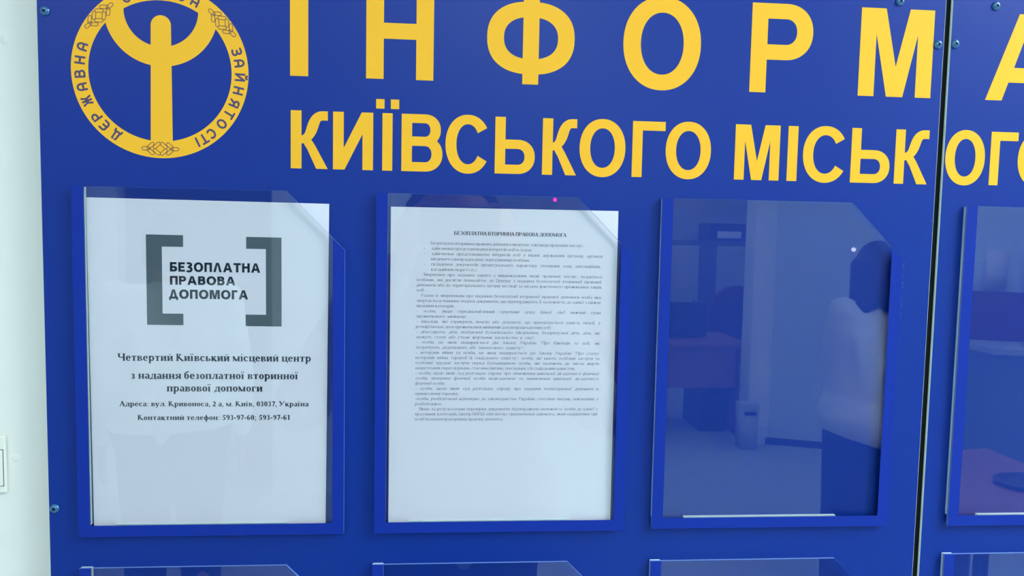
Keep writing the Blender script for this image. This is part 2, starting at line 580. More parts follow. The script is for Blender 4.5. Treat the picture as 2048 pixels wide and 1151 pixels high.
    if k == 'в':
        Wd = WN * 0.96
        return stem(b) + ring(b + Wd * .45, H * .27, Wd * .55, H * .27, S, T, -90, 90, 2, 10) + ring(b + Wd * .42, H * .77, Wd * .50, H * .23, S * .95, T, -90, 90, 2, 10) + [rect(b, H * .54 - T, b + Wd * .45, H * .54), rect(b, 0, b + Wd * .45, T), rect(b, H - T, b + Wd * .45, H)], Wd + b * 1.3
    if k == 'р' and up or (k == 'б' and up):
        Wd = WN * 0.95
        y0, y1 = (H * .45, H) if k == 'р' else (0, H * .57)
        out = stem(b) + ring(b + Wd * .45, (y0 + y1) / 2, Wd * .55, (y1 - y0) / 2, S, T, -90, 90, 2, 10) + [rect(b, y0, b + Wd * .45, y0 + T), rect(b, y1 - T, b + Wd * .45, y1)]
        if k == 'б':
            out += [rect(b, H - T, b + Wd * .9, H), rect(b + Wd * .9 - T, H - .13, b + Wd * .9, H)]
        return out, Wd + b * 1.3
    if k == 'р':
        Wd = 0.45
        return stem(b, -0.215, H, True, False) + [rect(b - F, H - T, b + S, H)] + ring(b + S * .4 + Wd * .47, H / 2, Wd * .49, H / 2 + .012, S, T * 1.2, -150, 150, 2, 14), Wd + b + S * .4 + .02
    if k == 'б':
        Wd = 0.46
        cx = .03 + Wd / 2
        return ring(cx, H * .5, Wd / 2, H * .52, S, T * 1.2, 0, 360, 2, 16) + stroke(bez((.035 + S * .35, H * .5), (.03, H * 1.25), (Wd * .4, H * 1.25), (Wd + .0, H * 1.5), 8), S * .62), Wd + .07
    if k == 'у':
        Wd = WN * (1.05 if up else 1.0)
        y1 = -0.215 if not up else 0.02
        x1 = .12
        return stroke([(.09, H), (Wd * .56, H * .08 if not up else H * .3)], S) + stroke([(Wd + .0, H), (x1 + .06, y1 + .03)], T * 1.6) + [rect(0, H - T, .24, H), rect(Wd - .10, H - T, Wd + .10, H)] + [[(x1 + .058 * math.cos(a * PI / 4), y1 + .05 + .058 * math.sin(a * PI / 4)) for a in range(8)]], Wd + .09
    if k == 'ф':
        Wd = 0.62
        return stem(.03 + Wd / 2 - S / 2, -0.215 if not up else 0, 0.66, True, False) + ring(.03 + Wd / 2, H / 2, Wd / 2, H / 2 + .01, S, T * 1.2, 0, 360, 2.2, 18), Wd + .06
    if k == 'ч':
        Wd = WN * .95
        return stem(b + Wd - S) + [rect(b, H * .55, b + S, H), rect(b - F, H - T * .8, b + S + F, H)] + ring(b + Wd * .5, H * .58, Wd * .5, H * .18, S, T * 1.6, 180, 300, 2, 8) + [rect(b + Wd * .5, H * .40, b + Wd, H * .40 + T * 1.6)], Wd + 2 * b
    if k in 'лдмх':
        Wd = WN * (1.0 if k != 'м' else 1.28)
        if k == 'х':
            return stroke([(.09, H), (Wd - .0, 0)], S) + stroke([(Wd - .02, H), (.09, 0)], T * 1.6) + [rect(.0, H - T, .22, H), rect(Wd - .13, H - T, Wd + .08, H), rect(.0, 0, .19, T), rect(Wd - .13, 0, Wd + .10, T)], Wd + .10
        if k == 'м':
            m = b + Wd / 2
            return stem(b + Wd - S) + stem(b, st=T * 1.4) + stroke([(b + .02, H), (m, .03)], S) + stroke([(m, .03), (b + Wd - .03, H)], T * 1.5), Wd + 2 * b
        out = [rect(b + Wd - S, 0 if k == 'л' else T, b + Wd, H), rect(b + Wd * .22, H - T, b + Wd + F, H)] + stroke(bez((b + Wd * .36, H), (b + Wd * .34, H * .3), (b + Wd * .25, .05), (b + .0, .04), 8), [T * 1.5] * 6 + [T * 1.8] * 3)
        if k == 'л':
            out += [rect(b + Wd - S - F, 0, b + Wd + F, T), [(b + .01 + .055 * math.cos(a * PI / 4), .055 + .055 * math.sin(a * PI / 4)) for a in range(8)]]
        else:
            out += [rect(b - .05, 0, b + Wd + F, T * 1.2), rect(b - .05, -.12, b - .05 + T * 1.2, T), rect(b + Wd + F - T * 1.2, -.12, b + Wd + F, T)]
        return out, Wd + 2 * b
    if k in 'кж':
        Wd = WN * (1.0 if k == 'к' else 1.5)
        x = b if k == 'к' else b + Wd / 2 - S / 2
        R_ = stroke(bez((x + S * .8, H * .5), (x + S + .16, H * .5), (x + S + .08, H * .95), (x + S + .22, H * .93), 6), T * 2.0) + stroke([(x + S + .03, H * .52), (b + Wd - S * .35, 0)], S * .95) + [rect(b + Wd - S - .02, 0, b + Wd + F, T)] + [[(x + S + .23 + .05 * math.cos(a * PI / 4), H * .90 + .05 * math.sin(a * PI / 4)) for a in range(8)]]
        out = stem(x) + R_
        if k == 'ж':
            out += [[(2 * (x + S / 2) - px, py) for px, py in p] for p in R_]
        return out, Wd + 1.6 * b
    if k == 'з':
        Wd = 0.38 * (1.3 if up else 1)
        return ring(.03 + Wd * .45, H * .76, Wd * .46, H * .25, S, T * 1.2, -90, 150, 2, 10) + ring(.03 + Wd * .45, H * .26, Wd * .52, H * .275, S, T * 1.2, -150, 90, 2, 10) + [rect(.03 + Wd * .25, H * .5 - T * .5, .03 + Wd * .5, H * .5 + T * .6)], Wd + .06
    if k == 'ю':
        Wd = WN * 1.5
        return stem(b) + [rect(b + S, H * .5 - T * .5, b + S + .12, H * .5 + T * .5)] + ring(b + Wd * .68, H / 2, Wd * .32, H / 2 + .012, S, T * 1.2, 0, 360, 2, 16), Wd + b * 1.4
    if k == 'я':
        Wd = WN * 1.0
        return stem(b + Wd - S) + ring(b + Wd * .5, H * .72, Wd * .5, H * .28, S, T, 90, 270, 2, 10) + [rect(b + Wd * .5, H - T, b + Wd, H), rect(b + Wd * .5, H * .44, b + Wd, H * .44 + T)] + stroke([(b + Wd * .55, H * .45), (b + .02, .02)], S * .8) + [rect(b - .05, 0, b + .1, T)], Wd + 1.8 * b
    D = 0.66
    if ch == '0':
        return ring(.25, D / 2, .22, D / 2, S, T, 0, 360, 2.2, 18), .5
    if ch == '6' or ch == '9':
        p = ring(.25, D * .30, .21, D * .31, S, T, 0, 360, 2, 14) + stroke(bez((.05 + S * .45, D * .30), (.06, D * .75), (.22, D * .93), (.42, D * .98), 8), [S] * 4 + [S * .7] * 3 + [T] * 2)
        return (p if ch == '6' else [[(.5 - x, D - y) for x, y in q_] for q_ in p]), .5
    if ch == '1':
        return stem(.25 - S / 2, 0, D, True, False) + stroke([(.10, D * .84), (.25, D * .98)], T * 1.6), .5
    if ch == '2':
        return ring(.24, D * .72, .19, D * .28, S, T * 1.2, -20, 165, 2, 10) + stroke([(.39, D * .68), (.27, D * .36), (.06, .05)], [S, S * .7, T * 1.5]) + [rect(.04, 0, .44, S * .8)], .5
    if ch == '3':
        return ring(.22, D * .75, .19, D * .25, S, T * 1.2, -90, 150, 2, 10) + ring(.21, D * .27, .23, D * .29, S, T * 1.2, -150, 90, 2, 10) + [rect(.14, D * .5, .24, D * .55)], .5
    if ch == '5':
        return ring(.20, D * .31, .24, D * .32, S, T * 1.2, -150, 110, 2, 12) + stroke([(.10, D * .52), (.18, D)], T * 1.8) + [rect(.16, D - S * .8, .44, D)], .5
    if ch == '7':
        return [rect(.06, D - S * .8, .45, D)] + stroke([(.42, D - .04), (.2, 0)], S * .8), .5
    dot = lambda x, y, r=.06: [(x + r * math.cos(a * PI / 4), y + r * math.sin(a * PI / 4)) for a in range(8)]
    if ch == '.':
        return [dot(.12, .055)], .25
    if ch == ',':
        return [dot(.12, .055)] + stroke([(.15, .05), (.09, -.13)], T * 1.6), .25
    if ch == ':':
        return [dot(.15, .055), dot(.15, .40)], .31
    if ch == ';':
        return [dot(.15, .055), dot(.15, .40)] + stroke([(.18, .05), (.11, -.13)], T * 1.6), .31
    if ch == '-':
        return [rect(.04, .19, .29, .19 + S * .75)], .333
    if ch in '\'"':
        xs = [.1] if ch == "'" else [.1, .26]
        return [[(x - .035, .66), (x + .035, .66), (x + .015, .42), (x - .015, .42)] for x in xs], .2 if ch == "'" else .38
    if ch in '()':
        r = ring(.36, .25, .3, .45, .06, .05, 115, 245, 2, 10)
        return (r if ch == '(' else [[(.36 - x, y) for x, y in p] for p in r]), .33
    return [], .25


def line_width(txt, size, bold):
    return sum(0.25 * size if c == ' ' else serif(c, bold)[1] * size for c in txt)


def set_line(txt, x0, y, size, bold=False, x1=None, italic=False, justify='scale'):
    """one printed line from x0 (to x1: glyphs scaled, or the spaces stretched when justify is 'space')"""
    nat = line_width(txt, size, bold)
    sx, sp = 1.0, 0.25 * size
    if x1 is not None:
        if justify == 'scale':
            sx = (x1 - x0) / nat
        else:
            n = txt.count(' ')
            ink = nat - n * sp
            sp = (x1 - x0 - ink) / max(1, n)
            if sp < 0.14 * size:
                sx = (x1 - x0) / (ink + n * 0.18 * size)
                sp = 0.18 * size
    out = []
    x = x0
    sh = 0.24 if italic else 0.0
    for c in txt:
        if c == ' ':
            x += sp * sx
            continue
        g, adv = serif(c, bold)
        if g:
            out.append([[(x + (px + sh * py) * size * sx, y + py * size) for px, py in p] for p in g])
        x += adv * size * sx
    return out


# ------------------------------------------------------------------ the setting
def struct(mb, name, m):
    return tag(mb.build(name, m), kind='structure')


WALL_Y = 0.016
struct(MB().box(-2.6, 5.2, WALL_Y, WALL_Y + 0.12, 0, 2.8), 'wall_front', M['wall_front'])
struct(MB().box(-2.7, -2.58, -8.2, 0.1, 0, 2.8), 'wall_left', M['wall'])
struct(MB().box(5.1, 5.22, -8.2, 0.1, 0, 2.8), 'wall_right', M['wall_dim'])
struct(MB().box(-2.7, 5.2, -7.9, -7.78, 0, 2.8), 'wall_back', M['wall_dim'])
struct(MB().box(-2.7, 5.22, -8.2, 0.14, -0.1, 0.0), 'floor', M['floor'])
struct(MB().box(-2.7, 5.22, -8.2, 0.14, 2.8, 2.9), 'ceiling', M['ceiling'])
# partition behind the photographer with a dark doorway in it
struct(MB().box(-2.58, -1.50, -4.12, -4.0, 0, 2.8), 'wall_partition_left', M['wall'])
struct(MB().box(-0.64, 0.62, -4.12, -4.0, 0, 2.8), 'wall_partition_right', M['wall'])
struct(MB().box(-1.50, -0.64, -4.12, -4.0, 2.1, 2.8), 'wall_partition_lintel', M['wall'])
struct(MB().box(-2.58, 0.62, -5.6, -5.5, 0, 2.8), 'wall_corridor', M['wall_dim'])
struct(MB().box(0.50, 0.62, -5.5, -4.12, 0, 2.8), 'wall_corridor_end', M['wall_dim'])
# pilaster and the wall that runs from it towards the right
struct(MB().box(2.655, 2.815, -5.24, -5.05, 0, 2.8), 'wall_pilaster', M['pilaster'])
mb = MB()
mb.prism([(0, 0), (2.45, 0), (2.45, 2.8), (0, 2.8)], 0, 0.12)
wr = struct(mb, 'wall_opposite', M['wall'])
wr.location = (2.80, -5.10, 0)
wr.rotation_euler = (0, 0, PI + math.atan(0.362))
# the slab was drawn from its right end: turn it so it starts at the pilaster
wr.rotation_euler = (0, 0, math.atan(0.362))
wr.location = (2.84, -5.17, 0)
mb = MB()
mb.box(0, 2.42, 0.12, 0.135, 0, 0.05)
bs = struct(mb, 'baseboard_opposite', M['dark'])
bs.location = wr.location
bs.rotation_euler = wr.rotation_euler

# unseen ceiling lights; cool ones boosted, some added, to brighten the mirrored room
M['lamp'] = emit('lamp_diffuser', LAMP_COL, LAMP)
M['lamp_bright'] = emit('bright_lamp_diffuser', LAMP_COL, LAMP * 3.0)
M['lamp_shirt_fill'] = emit('shirt_fill_diffuser', (0.74, 1.0, 1.06, 1), LAMP * 3.2)
M['lamp_cool'] = emit('cool_lamp_diffuser', (0.74, 1.0, 1.06, 1), LAMP * 2.25)
LIGHTS = [(2.0, -0.80, 'square ceiling light above and right of the photographer'),
          (-0.75, -1.9, 'square ceiling light above the left end of the notice board'),
          (0.55, -2.75, 'square ceiling light in the middle of the front room'),
          (2.55, -1.45, 'added square fill light nearest the person in the untucked white shirt'),  # placed and boosted to light the back of the white shirt
          (-1.45, -2.85, 'square ceiling light in front of the doorway'),
          (4.05, -1.45, 'square ceiling light nearest the right wall'),
          (1.55, -6.35, 'square ceiling light over the desk in the back room'),
          (3.00, -6.55, 'square ceiling light over the red chair in the back room'),
          (1.45, -4.55, 'added square fill light where the front room opens into the back room'),  # added to lighten the mirrored pilaster
          (3.75, -3.70, 'added square fill light nearest the pale posters')]  # added so the mirrored far wall comes out brighter


def ceiling_light(x, y, lab):
    r = thing('ceiling_light', lab, 'ceiling light', (x, y, 2.8), 0, 'ceiling lights')
    f = MB()
    a = 0.31
    for bx in ((x - a, x + a, y - a, y - a + .02), (x - a, x + a, y + a - .02, y + a), (x - a, x - a + .02, y - a + .02, y + a - .02), (x + a - .02, x + a, y - a + .02, y + a - .02)):
        f.box(*bx, 2.77, 2.8)
    f.build('frame', M['white_plastic'], r)
    d = MB()
    d.box(x - a + .02, x + a - .02, y - a + .02, y + a - .02, 2.778, 2.798)
    d.build('diffuser', M['lamp_bright'] if lab.endswith('of the photographer') else M['lamp'] if x < 0 else M['lamp_shirt_fill'] if 'untucked' in lab else M['lamp_cool'], r)
    return r


for L in LIGHTS:
    ceiling_light(*L)

# ------------------------------------------------------------------ notice boards
SEAM_L, SEAM_R = 823.9, 829.9
TH = 2.6


def board(x0, x1, label):
    r = thing('notice_board', label, 'notice board', w((x0 + x1) / 2, -1000, -TH), 0, 'blue notice board panels')
    m = MB()
    c = 0.55
    F_, S_, B_ = [[m.bm.verts.new(w(x, y, z)) for x, y in ((x0 + k, -1000 + k), (x1 - k, -1000 + k), (x1 - k, 106 - k), (x0 + k, 106 - k))] for k, z in ((c, 0), (0, -c), (0, -TH))]
    m.bm.faces.new(F_)
    for A_, C_ in ((F_, S_), (S_, B_)):
        for i in range(4):
            m.bm.faces.new((A_[i], C_[i], C_[(i + 1) % 4], A_[(i + 1) % 4])).material_index = 1
    m.bm.faces.new(B_[::-1]).material_index = 1
    m.build('panel', [M['board_blue'], M['board_core']], r)
    return r


left_board = board(-0.3, SEAM_L, 'large blue notice board panel with the yellow round emblem and most of the lettering')
right_board = board(SEAM_R, 1700, 'blue notice board panel beyond the black seam, starting with the letter А')

rail = MB().box(0.790, 0.862, 0.0035, WALL_Y, 0.80, Z0 + 0.10).build('mounting_rail', M['black'], loc=(0.826, 0.016, 0.8))
tag(rail, 'black upright rail showing in the gap between the two blue panels', 'rail')

# yellow lettering, one mesh per letter
HL = [('І', 214.4, 230.3), ('Н', 281.2, 341.3), ('Ф', 389.3, 469.3), ('О', 514.5, 587.5), ('Р', 635.2, 694.6), ('М', 740.8, 813.0)]
SL = [('К', 214.9, 247.6), ('И', 252.2, 287.9), ('Ї', 296.1, 305.2), ('В', 313.3, 350.4), ('С', 353.0, 391.6), ('Ь', 398.2, 435.0), ('К', 441.9, 473.7),
      ('О', 476.4, 519.4), ('Г', 525.9, 556.8), ('О', 557.5, 600.8), ('М', 623.8, 667.2), ('І', 675.0, 684.7), ('С', 690.1, 731.4), ('Ь', 737.5, 776.2), ('К', 781.2, 814.5)]
HR = [('А', 868.2, 946.0)]
SR = [('О', 831.7, 871.9), ('Г', 877.3, 905.0), ('О', 905.6, 947.0)]


def lettering(root, name, label, items, y, h, s, t):
    e = bpy.data.objects.new(name, None)
    COL.objects.link(e)
    e.parent = root
    e['label'] = label
    ORIGIN[e.name] = ORIGIN[root.name]
    for ch, x0, x1 in items:
        flat(sans(ch, x1 - x0, h, s, t), 0.12, 'letter', M['yellow'], e, lambda X, Y, a=x0, b=y: (a + X, b + Y))
    return e


lettering(left_board, 'headline', 'large yellow capital letters', HL, 0.0, 81.6, 15.6, 14.0)
lettering(left_board, 'subheading', 'smaller yellow capital letters', SL, -81.6, 51.4, 9.5, 8.4)
lettering(right_board, 'headline', 'large yellow capital letter', HR, 0.2, 81.6, 15.6, 14.0)
lettering(right_board, 'subheading', 'smaller yellow capital letters', SR, -80.7, 51.0, 9.2, 8.3)

# round emblem
EC = (102.8, -0.2)
em = flat(ring(EC[0], EC[1], 75.5, 75.5, 14.6, 14.6, 0, 360, 2, 128), 0.10, 'emblem', M['yellow'], left_board)
em['label'] = 'yellow round emblem with raised-arms figure'
UC = (103.9, 52.6)
fig_polys = ring(UC[0], UC[1], 48.6, 48.6, 17.0, 17.0, 180, 360, 2, 64)
fig_polys += [[(93.6, -70), (112.6, -70), (112.2, 39.5), (95.0, 39.5)], [(103.6 + 8.6 * math.cos(a), 39.4 + 8.6 * math.sin(a)) for a in [i * PI / 24 for i in range(25)]]]
flat(fig_polys, 0.13, 'figure', M['yellow'], em)


def ring_text(pts):
    out = []
    for ch, (px, py) in pts:
        a = math.atan2(py - EC[1], px - EC[0])
        r0, hh = 64.4, 7.6
        ux, uy = math.cos(a), math.sin(a)            # outwards = letter up
        rx, ry = uy, -ux                              # clockwise = letter right
        for pl in rounded(ch):
            let = []
            k = [(EC[0] + ux * (r0 + y * hh) + rx * (x - 0.35) * 7.8, EC[1] + uy * (r0 + y * hh) + ry * (x - 0.35) * 7.8) for x, y in pl]
            let += stroke(k, 1.75)
            for q in k:
                let.append([(q[0] + 0.87 * math.cos(i * PI / 4 + .1), q[1] + 0.87 * math.sin(i * PI / 4 + .1)) for i in range(8)])
            out.append(let)
    return out


RL = list(zip('ДЕРЖАВНА', [(65.9, -54.8), (55.6, -47.2), (48.7, -40.2), (41.3, -27.7), (36.7, -15.7), (35.2, -4.5), (34.9, 7.3), (37.0, 18.9)]))
RR = list(zip('ЗАЙНЯТОСТІ', [(168.3, 18.5), (170.4, 9.0), (171.0, -3.2), (168.8, -14.8), (164.8, -25.8), (161.5, -35.6), (154.4, -43.5), (145.7, -52.8), (139.3, -57.4), (132.4, -60.5)]))
RT = []
for i, ch in enumerate('СЛУЖБА'):
    a = math.radians(114.5 - i * (114.5 - 63.5) / 5)
    RT.append((ch, (EC[0] + 68 * math.cos(a), EC[1] + 68 * math.sin(a))))
for word in (RL, RT, RR):
    flat(ring_text(word), 0.16, 'ring_lettering', M['ring_ink'], em, None, 0.0006)


def ornament(cx, cy, rot):
    polys = []
    pills = [(-12.3, 0, 0), (12.3, 0, 0)]
    for sx in (-1, 1):
        for sy in (-1, 1):
            pills.append((sx * 8.2, sy * 2.6, -sx * sy * 42))
            pills.append((sx * 3.0, sy * 2.9, -sx * sy * 42))
    for x, y, a in pills:
        ca, sa = math.cos(math.radians(a)), math.sin(math.radians(a))
        pts = []
        L, r = 2.1, 1.45
        for i in range(9):
            t = -PI / 2 + PI * i / 8
            pts.append((L + r * math.cos(t), r * math.sin(t)))
        for i in range(9):
            t = PI / 2 + PI * i / 8
            pts.append((-L + r * math.cos(t), r * math.sin(t)))
        pts.append(pts[0])
        k = []
        for px, py in pts:
            X, Y = x + px * ca - py * sa, y + px * sa + py * ca
            cr, sr = math.cos(rot), math.sin(rot)
            k.append((cx + X * cr - Y * sr, cy + X * sr + Y * cr))
        polys.append(stroke(k, 0.62))
    flat(polys, 0.16, 'ornament', M['ornament_ink'], em, None, 0.003)


ornament(101.8, -67.5, 0.0)
ornament(51.7, 45.6, math.radians(43))
ornament(155.8, 43.6, math.radians(-45))


def screw(root, x, y):
    m = MB()
    m.lathe([(4.3, 0.0), (4.3, 0.5), (3.9, 1.3), (3.0, 2.1), (1.9, 2.55), (1.5, 2.6)], n=28)
    bmesh.ops.scale(m.bm, vec=(.001, .001, .001), verts=m.bm.verts)
    bmesh.ops.rotate(m.bm, cent=(0, 0, 0), matrix=Matrix.Rotation(PI / 2, 3, 'X'), verts=m.bm.verts)
    bmesh.ops.translate(m.bm, vec=w(x, y, 0.0), verts=m.bm.verts)
    s = m.build('screw', M['screw'], root, smooth=True)
    n = MB()
    n.prism([(w(x, y)[0] + .0014 * math.cos(i * PI / 3), w(x, y)[2] + .0014 * math.sin(i * PI / 3)) for i in range(6)], -.00275, -.0022)
    n.build('socket', M['black'], s)


for x, y in ((6.9, 47.6), (5.2, -392.2), (777.7, 88.5), (817.8, 50.2)):
    screw(left_board, x, y)
for x, y in ((834.8, 51.4), (873.4, 88.3)):
    screw(right_board, x, y)

# ------------------------------------------------------------------ clear pockets on the boards
PW, PH, CHX, CHY, BD = 236.0, 315.0, 184.0, 52.0, 10.5
ZT, ZP = 3.4, 5.8                     # tape thickness, pane front


def mm(root, x0, x1, y0, y1, z0, z1, name, m, bevel=0):
    b = MB()
    b.box(x0 / 1000, x1 / 1000, -z1 / 1000, -z0 / 1000, y0 / 1000, y1 / 1000, 0, bevel)
    return b.build(name, m, root, local=True)


def make_pocket():
    r = empty('document_pocket', (0, 0, 0))
    p = MB()
    out = [(0, -PH), (PW, -PH), (PW, -CHY), (CHX, 0), (0, 0)]
    p.prism([(x / 1000, y / 1000) for x, y in out], -ZP / 1000, -ZT / 1000, 0, 1)
    p.build('pane', [M['pane'], M['pane_edge']], r, local=True)
    f = MB()
    z0, z1 = -(ZP + 0.18) / 1000, -(ZP + 0.03) / 1000
    f.prism([(x / 1000, y / 1000) for x, y in [(0, -PH), (PW, -PH), (PW, -CHY), (PW - BD, -CHY + BD), (PW - BD, -PH + BD), (BD, -PH + BD), (BD, 0), (0, 0)]], z0, z1)
    f.build('border_film', M['film'], r, local=True)
    mm(r, 0.4, BD - 0.3, -PH + BD, -0.6, 0, ZT, 'tape_strip', M['tape'])
    mm(r, PW - 5.5, PW - 0.4, -PH + BD, -CHY - 1, 0, ZT, 'tape_strip', M['tape'])
    mm(r, 32, PW - 52, -PH + 1.0, -PH + BD + 0.1, 0, ZT, 'tape_strip', M['tape'])
    return r


def copy_tree(o, parent=None):
    c = o.copy()
    COL.objects.link(c)
    if parent is not None:
        c.parent = parent
    for ch in list(o.children):
        copy_tree(ch, c)
    return c


POCKETS = [
    (27.7, -102.0, 'clear acrylic pocket holding the sheet with the grey bracket logo'),
    (291.5, -102.0, 'clear acrylic pocket holding the densely printed sheet, pink dot near its top'),
    (554.6, -100.8, 'empty clear acrylic pocket mirroring a person in a white shirt'),
    (853.5, -101.6, 'empty clear acrylic pocket of the upper row on the right-hand blue panel'),
    (27.4, -446.2, 'clear acrylic pocket in the lower row below the bracket logo sheet'),
    (289.9, -447.0, 'clear acrylic pocket in the lower row below the densely printed sheet'),
    (554.9, -447.8, 'clear acrylic pocket in the lower row below the pocket mirroring a person'),
    (852.4, -445.5, 'clear acrylic pocket in the lower row on the right-hand blue panel'),
]
SCUFF = []
proto = make_pocket()
for i, (x, y, lab) in enumerate(POCKETS):
    p = proto if i == 0 else copy_tree(proto)
    p.location = w(x, y, 0.0)
    tag(p, lab, 'document holder', 'clear pockets on the blue panels')

    if i == 2:                                       # pale scuffs on the right border
        ORIGIN[p.name] = Vector(p.location)
        rs = random.Random(4)
        for y0, y1, n, sp in ((-157.5, -171, 16, 1.3), (-176, -200, 14, 0.35), (-206, -210, 5, 0.6)):
            for _ in range(n):
                yy = y0 + (y1 - y0) * rs.random() ** 1.4
                xx = 792.4 + rs.uniform(-sp, sp) * (1 - 0.5 * abs(yy - y0) / abs(y1 - y0))
                q = rs.uniform(.15, .42)
                SCUFF.append([[(xx + q * rs.uniform(.5, 1) * math.cos(i * PI / 3), yy + 1.8 * q * rs.uniform(.5, 1) * math.sin(i * PI / 3)) for i in range(6)]])
        flat(SCUFF, ZP + 0.25, 'scuff_mark', M['scuff'], p, None, 0.001)

# ------------------------------------------------------------------ the two notices
def sheet(corners, z, label):
    """corners TL TR BR BL in board mm; slightly bowed sheet"""
    (ax, ay), (bx, by), (cx, cy), (dx, dy) = corners
    base = w((cx + dx) / 2, cy, z)
    m = MB()
    n = 12
    g = []
    for j in range(n + 1):
        row = []
        for i in range(n + 1):
            u, v = i / n, j / n
            x = (1 - v) * ((1 - u) * ax + u * bx) + v * ((1 - u) * dx + u * cx)
            y = (1 - v) * ((1 - u) * ay + u * by) + v * ((1 - u) * dy + u * cy)
            row.append([m.bm.verts.new(w(x, y, z - dz)) for dz in (0, 0.12)])
        g.append(row)
    for j in range(n):
        for i in range(n):
            a, b, c, d = g[j][i], g[j][i + 1], g[j + 1][i + 1], g[j + 1][i]
            m.bm.faces.new((d[0], c[0], b[0], a[0]))
            m.bm.faces.new((a[1], b[1], c[1], d[1]))
    rim = [g[0][i] for i in range(n + 1)] + [g[j][n] for j in range(1, n + 1)] + [g[n][i] for i in range(n - 1, -1, -1)] + [g[j][0] for j in range(n - 1, 0, -1)]
    for i in range(len(rim)):
        a, b = rim[i], rim[(i + 1) % len(rim)]
        m.bm.faces.new((a[0], b[0], b[1], a[1]))
    o = m.build('notice_sheet', M['paper'], loc=base)
    return tag(o, label, 'notice', 'printed notices in the upper pockets')


ZS = 1.6
s1 = sheet([(38.3, -111.6), (249.2, -112.7), (246.6, -409.2), (39.6, -409.2)], ZS, 'white notice with large grey square brackets around a bold slogan and an address')
s2 = sheet([(304.4, -114.0), (514.3, -113.5), (515.2, -409.2), (304.3, -408.9)], ZS, 'white notice filled with small dense paragraphs under a bold heading')
ZI = ZS + 0.07


def bracket(pts):
    return flat(pts, ZI, 'bracket', M['grey_ink'], s1)


bracket([rect(88.8, -224.0, 102.4, -143.2), rect(102.4, -153.8, 120.9, -143.3), rect(102.0, -224.1, 120.4, -213.7)])
bracket([rect(193.1, -224.5, 206.9, -143.9), rect(175.8, -154.5, 193.1, -143.8), rect(174.9, -224.4, 193.1, -213.9)])

LW = {'Б': .66, 'Е': .60, 'З': .60, 'О': .86, 'П': .70, 'Л': .80, 'А': .86, 'Т': .68, 'Н': .72, 'Р': .64, 'В': .66, 'Д': .80, 'М': .92, 'Г': .52}
logo = []
for txt, x0, x1, y, h in (('БЕЗОПЛАТНА', 109.2, 188.1, -175.9, 8.4), ('ПРАВОВА', 109.1, 166.1, -187.7, 7.9), ('ДОПОМОГА', 108.2, 177.3, -200.2, 8.2)):
    tot = sum(LW[c] for c in txt) + 0.11 * (len(txt) - 1)
    k = (x1 - x0) / tot
    x = x0
    for c in txt:
        logo.append([[(x + px, y + py) for px, py in p] for p in sans(c, LW[c] * k, h, 2.1, 1.85)])
        x += (LW[c] + 0.11) * k
lg = flat(logo, ZI, 'slogan_text', M['ink'], s1)
lg['label'] = 'bold dark slogan in three lines'
for txt, x0, x1, y, sz, nm in (
        ('Четвертий Київський місцевий центр', 62.7, 233.3, -256.6, 10.0, 'name_text'),
        ('з надання безоплатної вторинної', 73.9, 221.9, -272.9, 10.0, 'name_text'),
        ('правової допомоги', 104.9, 189.9, -284.4, 10.0, 'name_text'),
        ('Адреса: вул. Кривоноса, 2 а, м. Київ, 03037, Україна', 63.7, 231.1, -298.0, 7.0, 'address_text'),
        ('Контактний телефон: 593-97-60; 593-97-61', 79.2, 214.9, -310.6, 7.0, 'phone_text')):
    flat(set_line(txt, x0, y, sz, True, x1), ZI, nm, M['ink'], s1)

flat(set_line('БЕЗОПЛАТНА ВТОРИННА ПРАВОВА ДОПОМОГА', 361.9, -138.4, 4.9, True, 466.0), ZI, 'heading_text', M['ink'], s2)
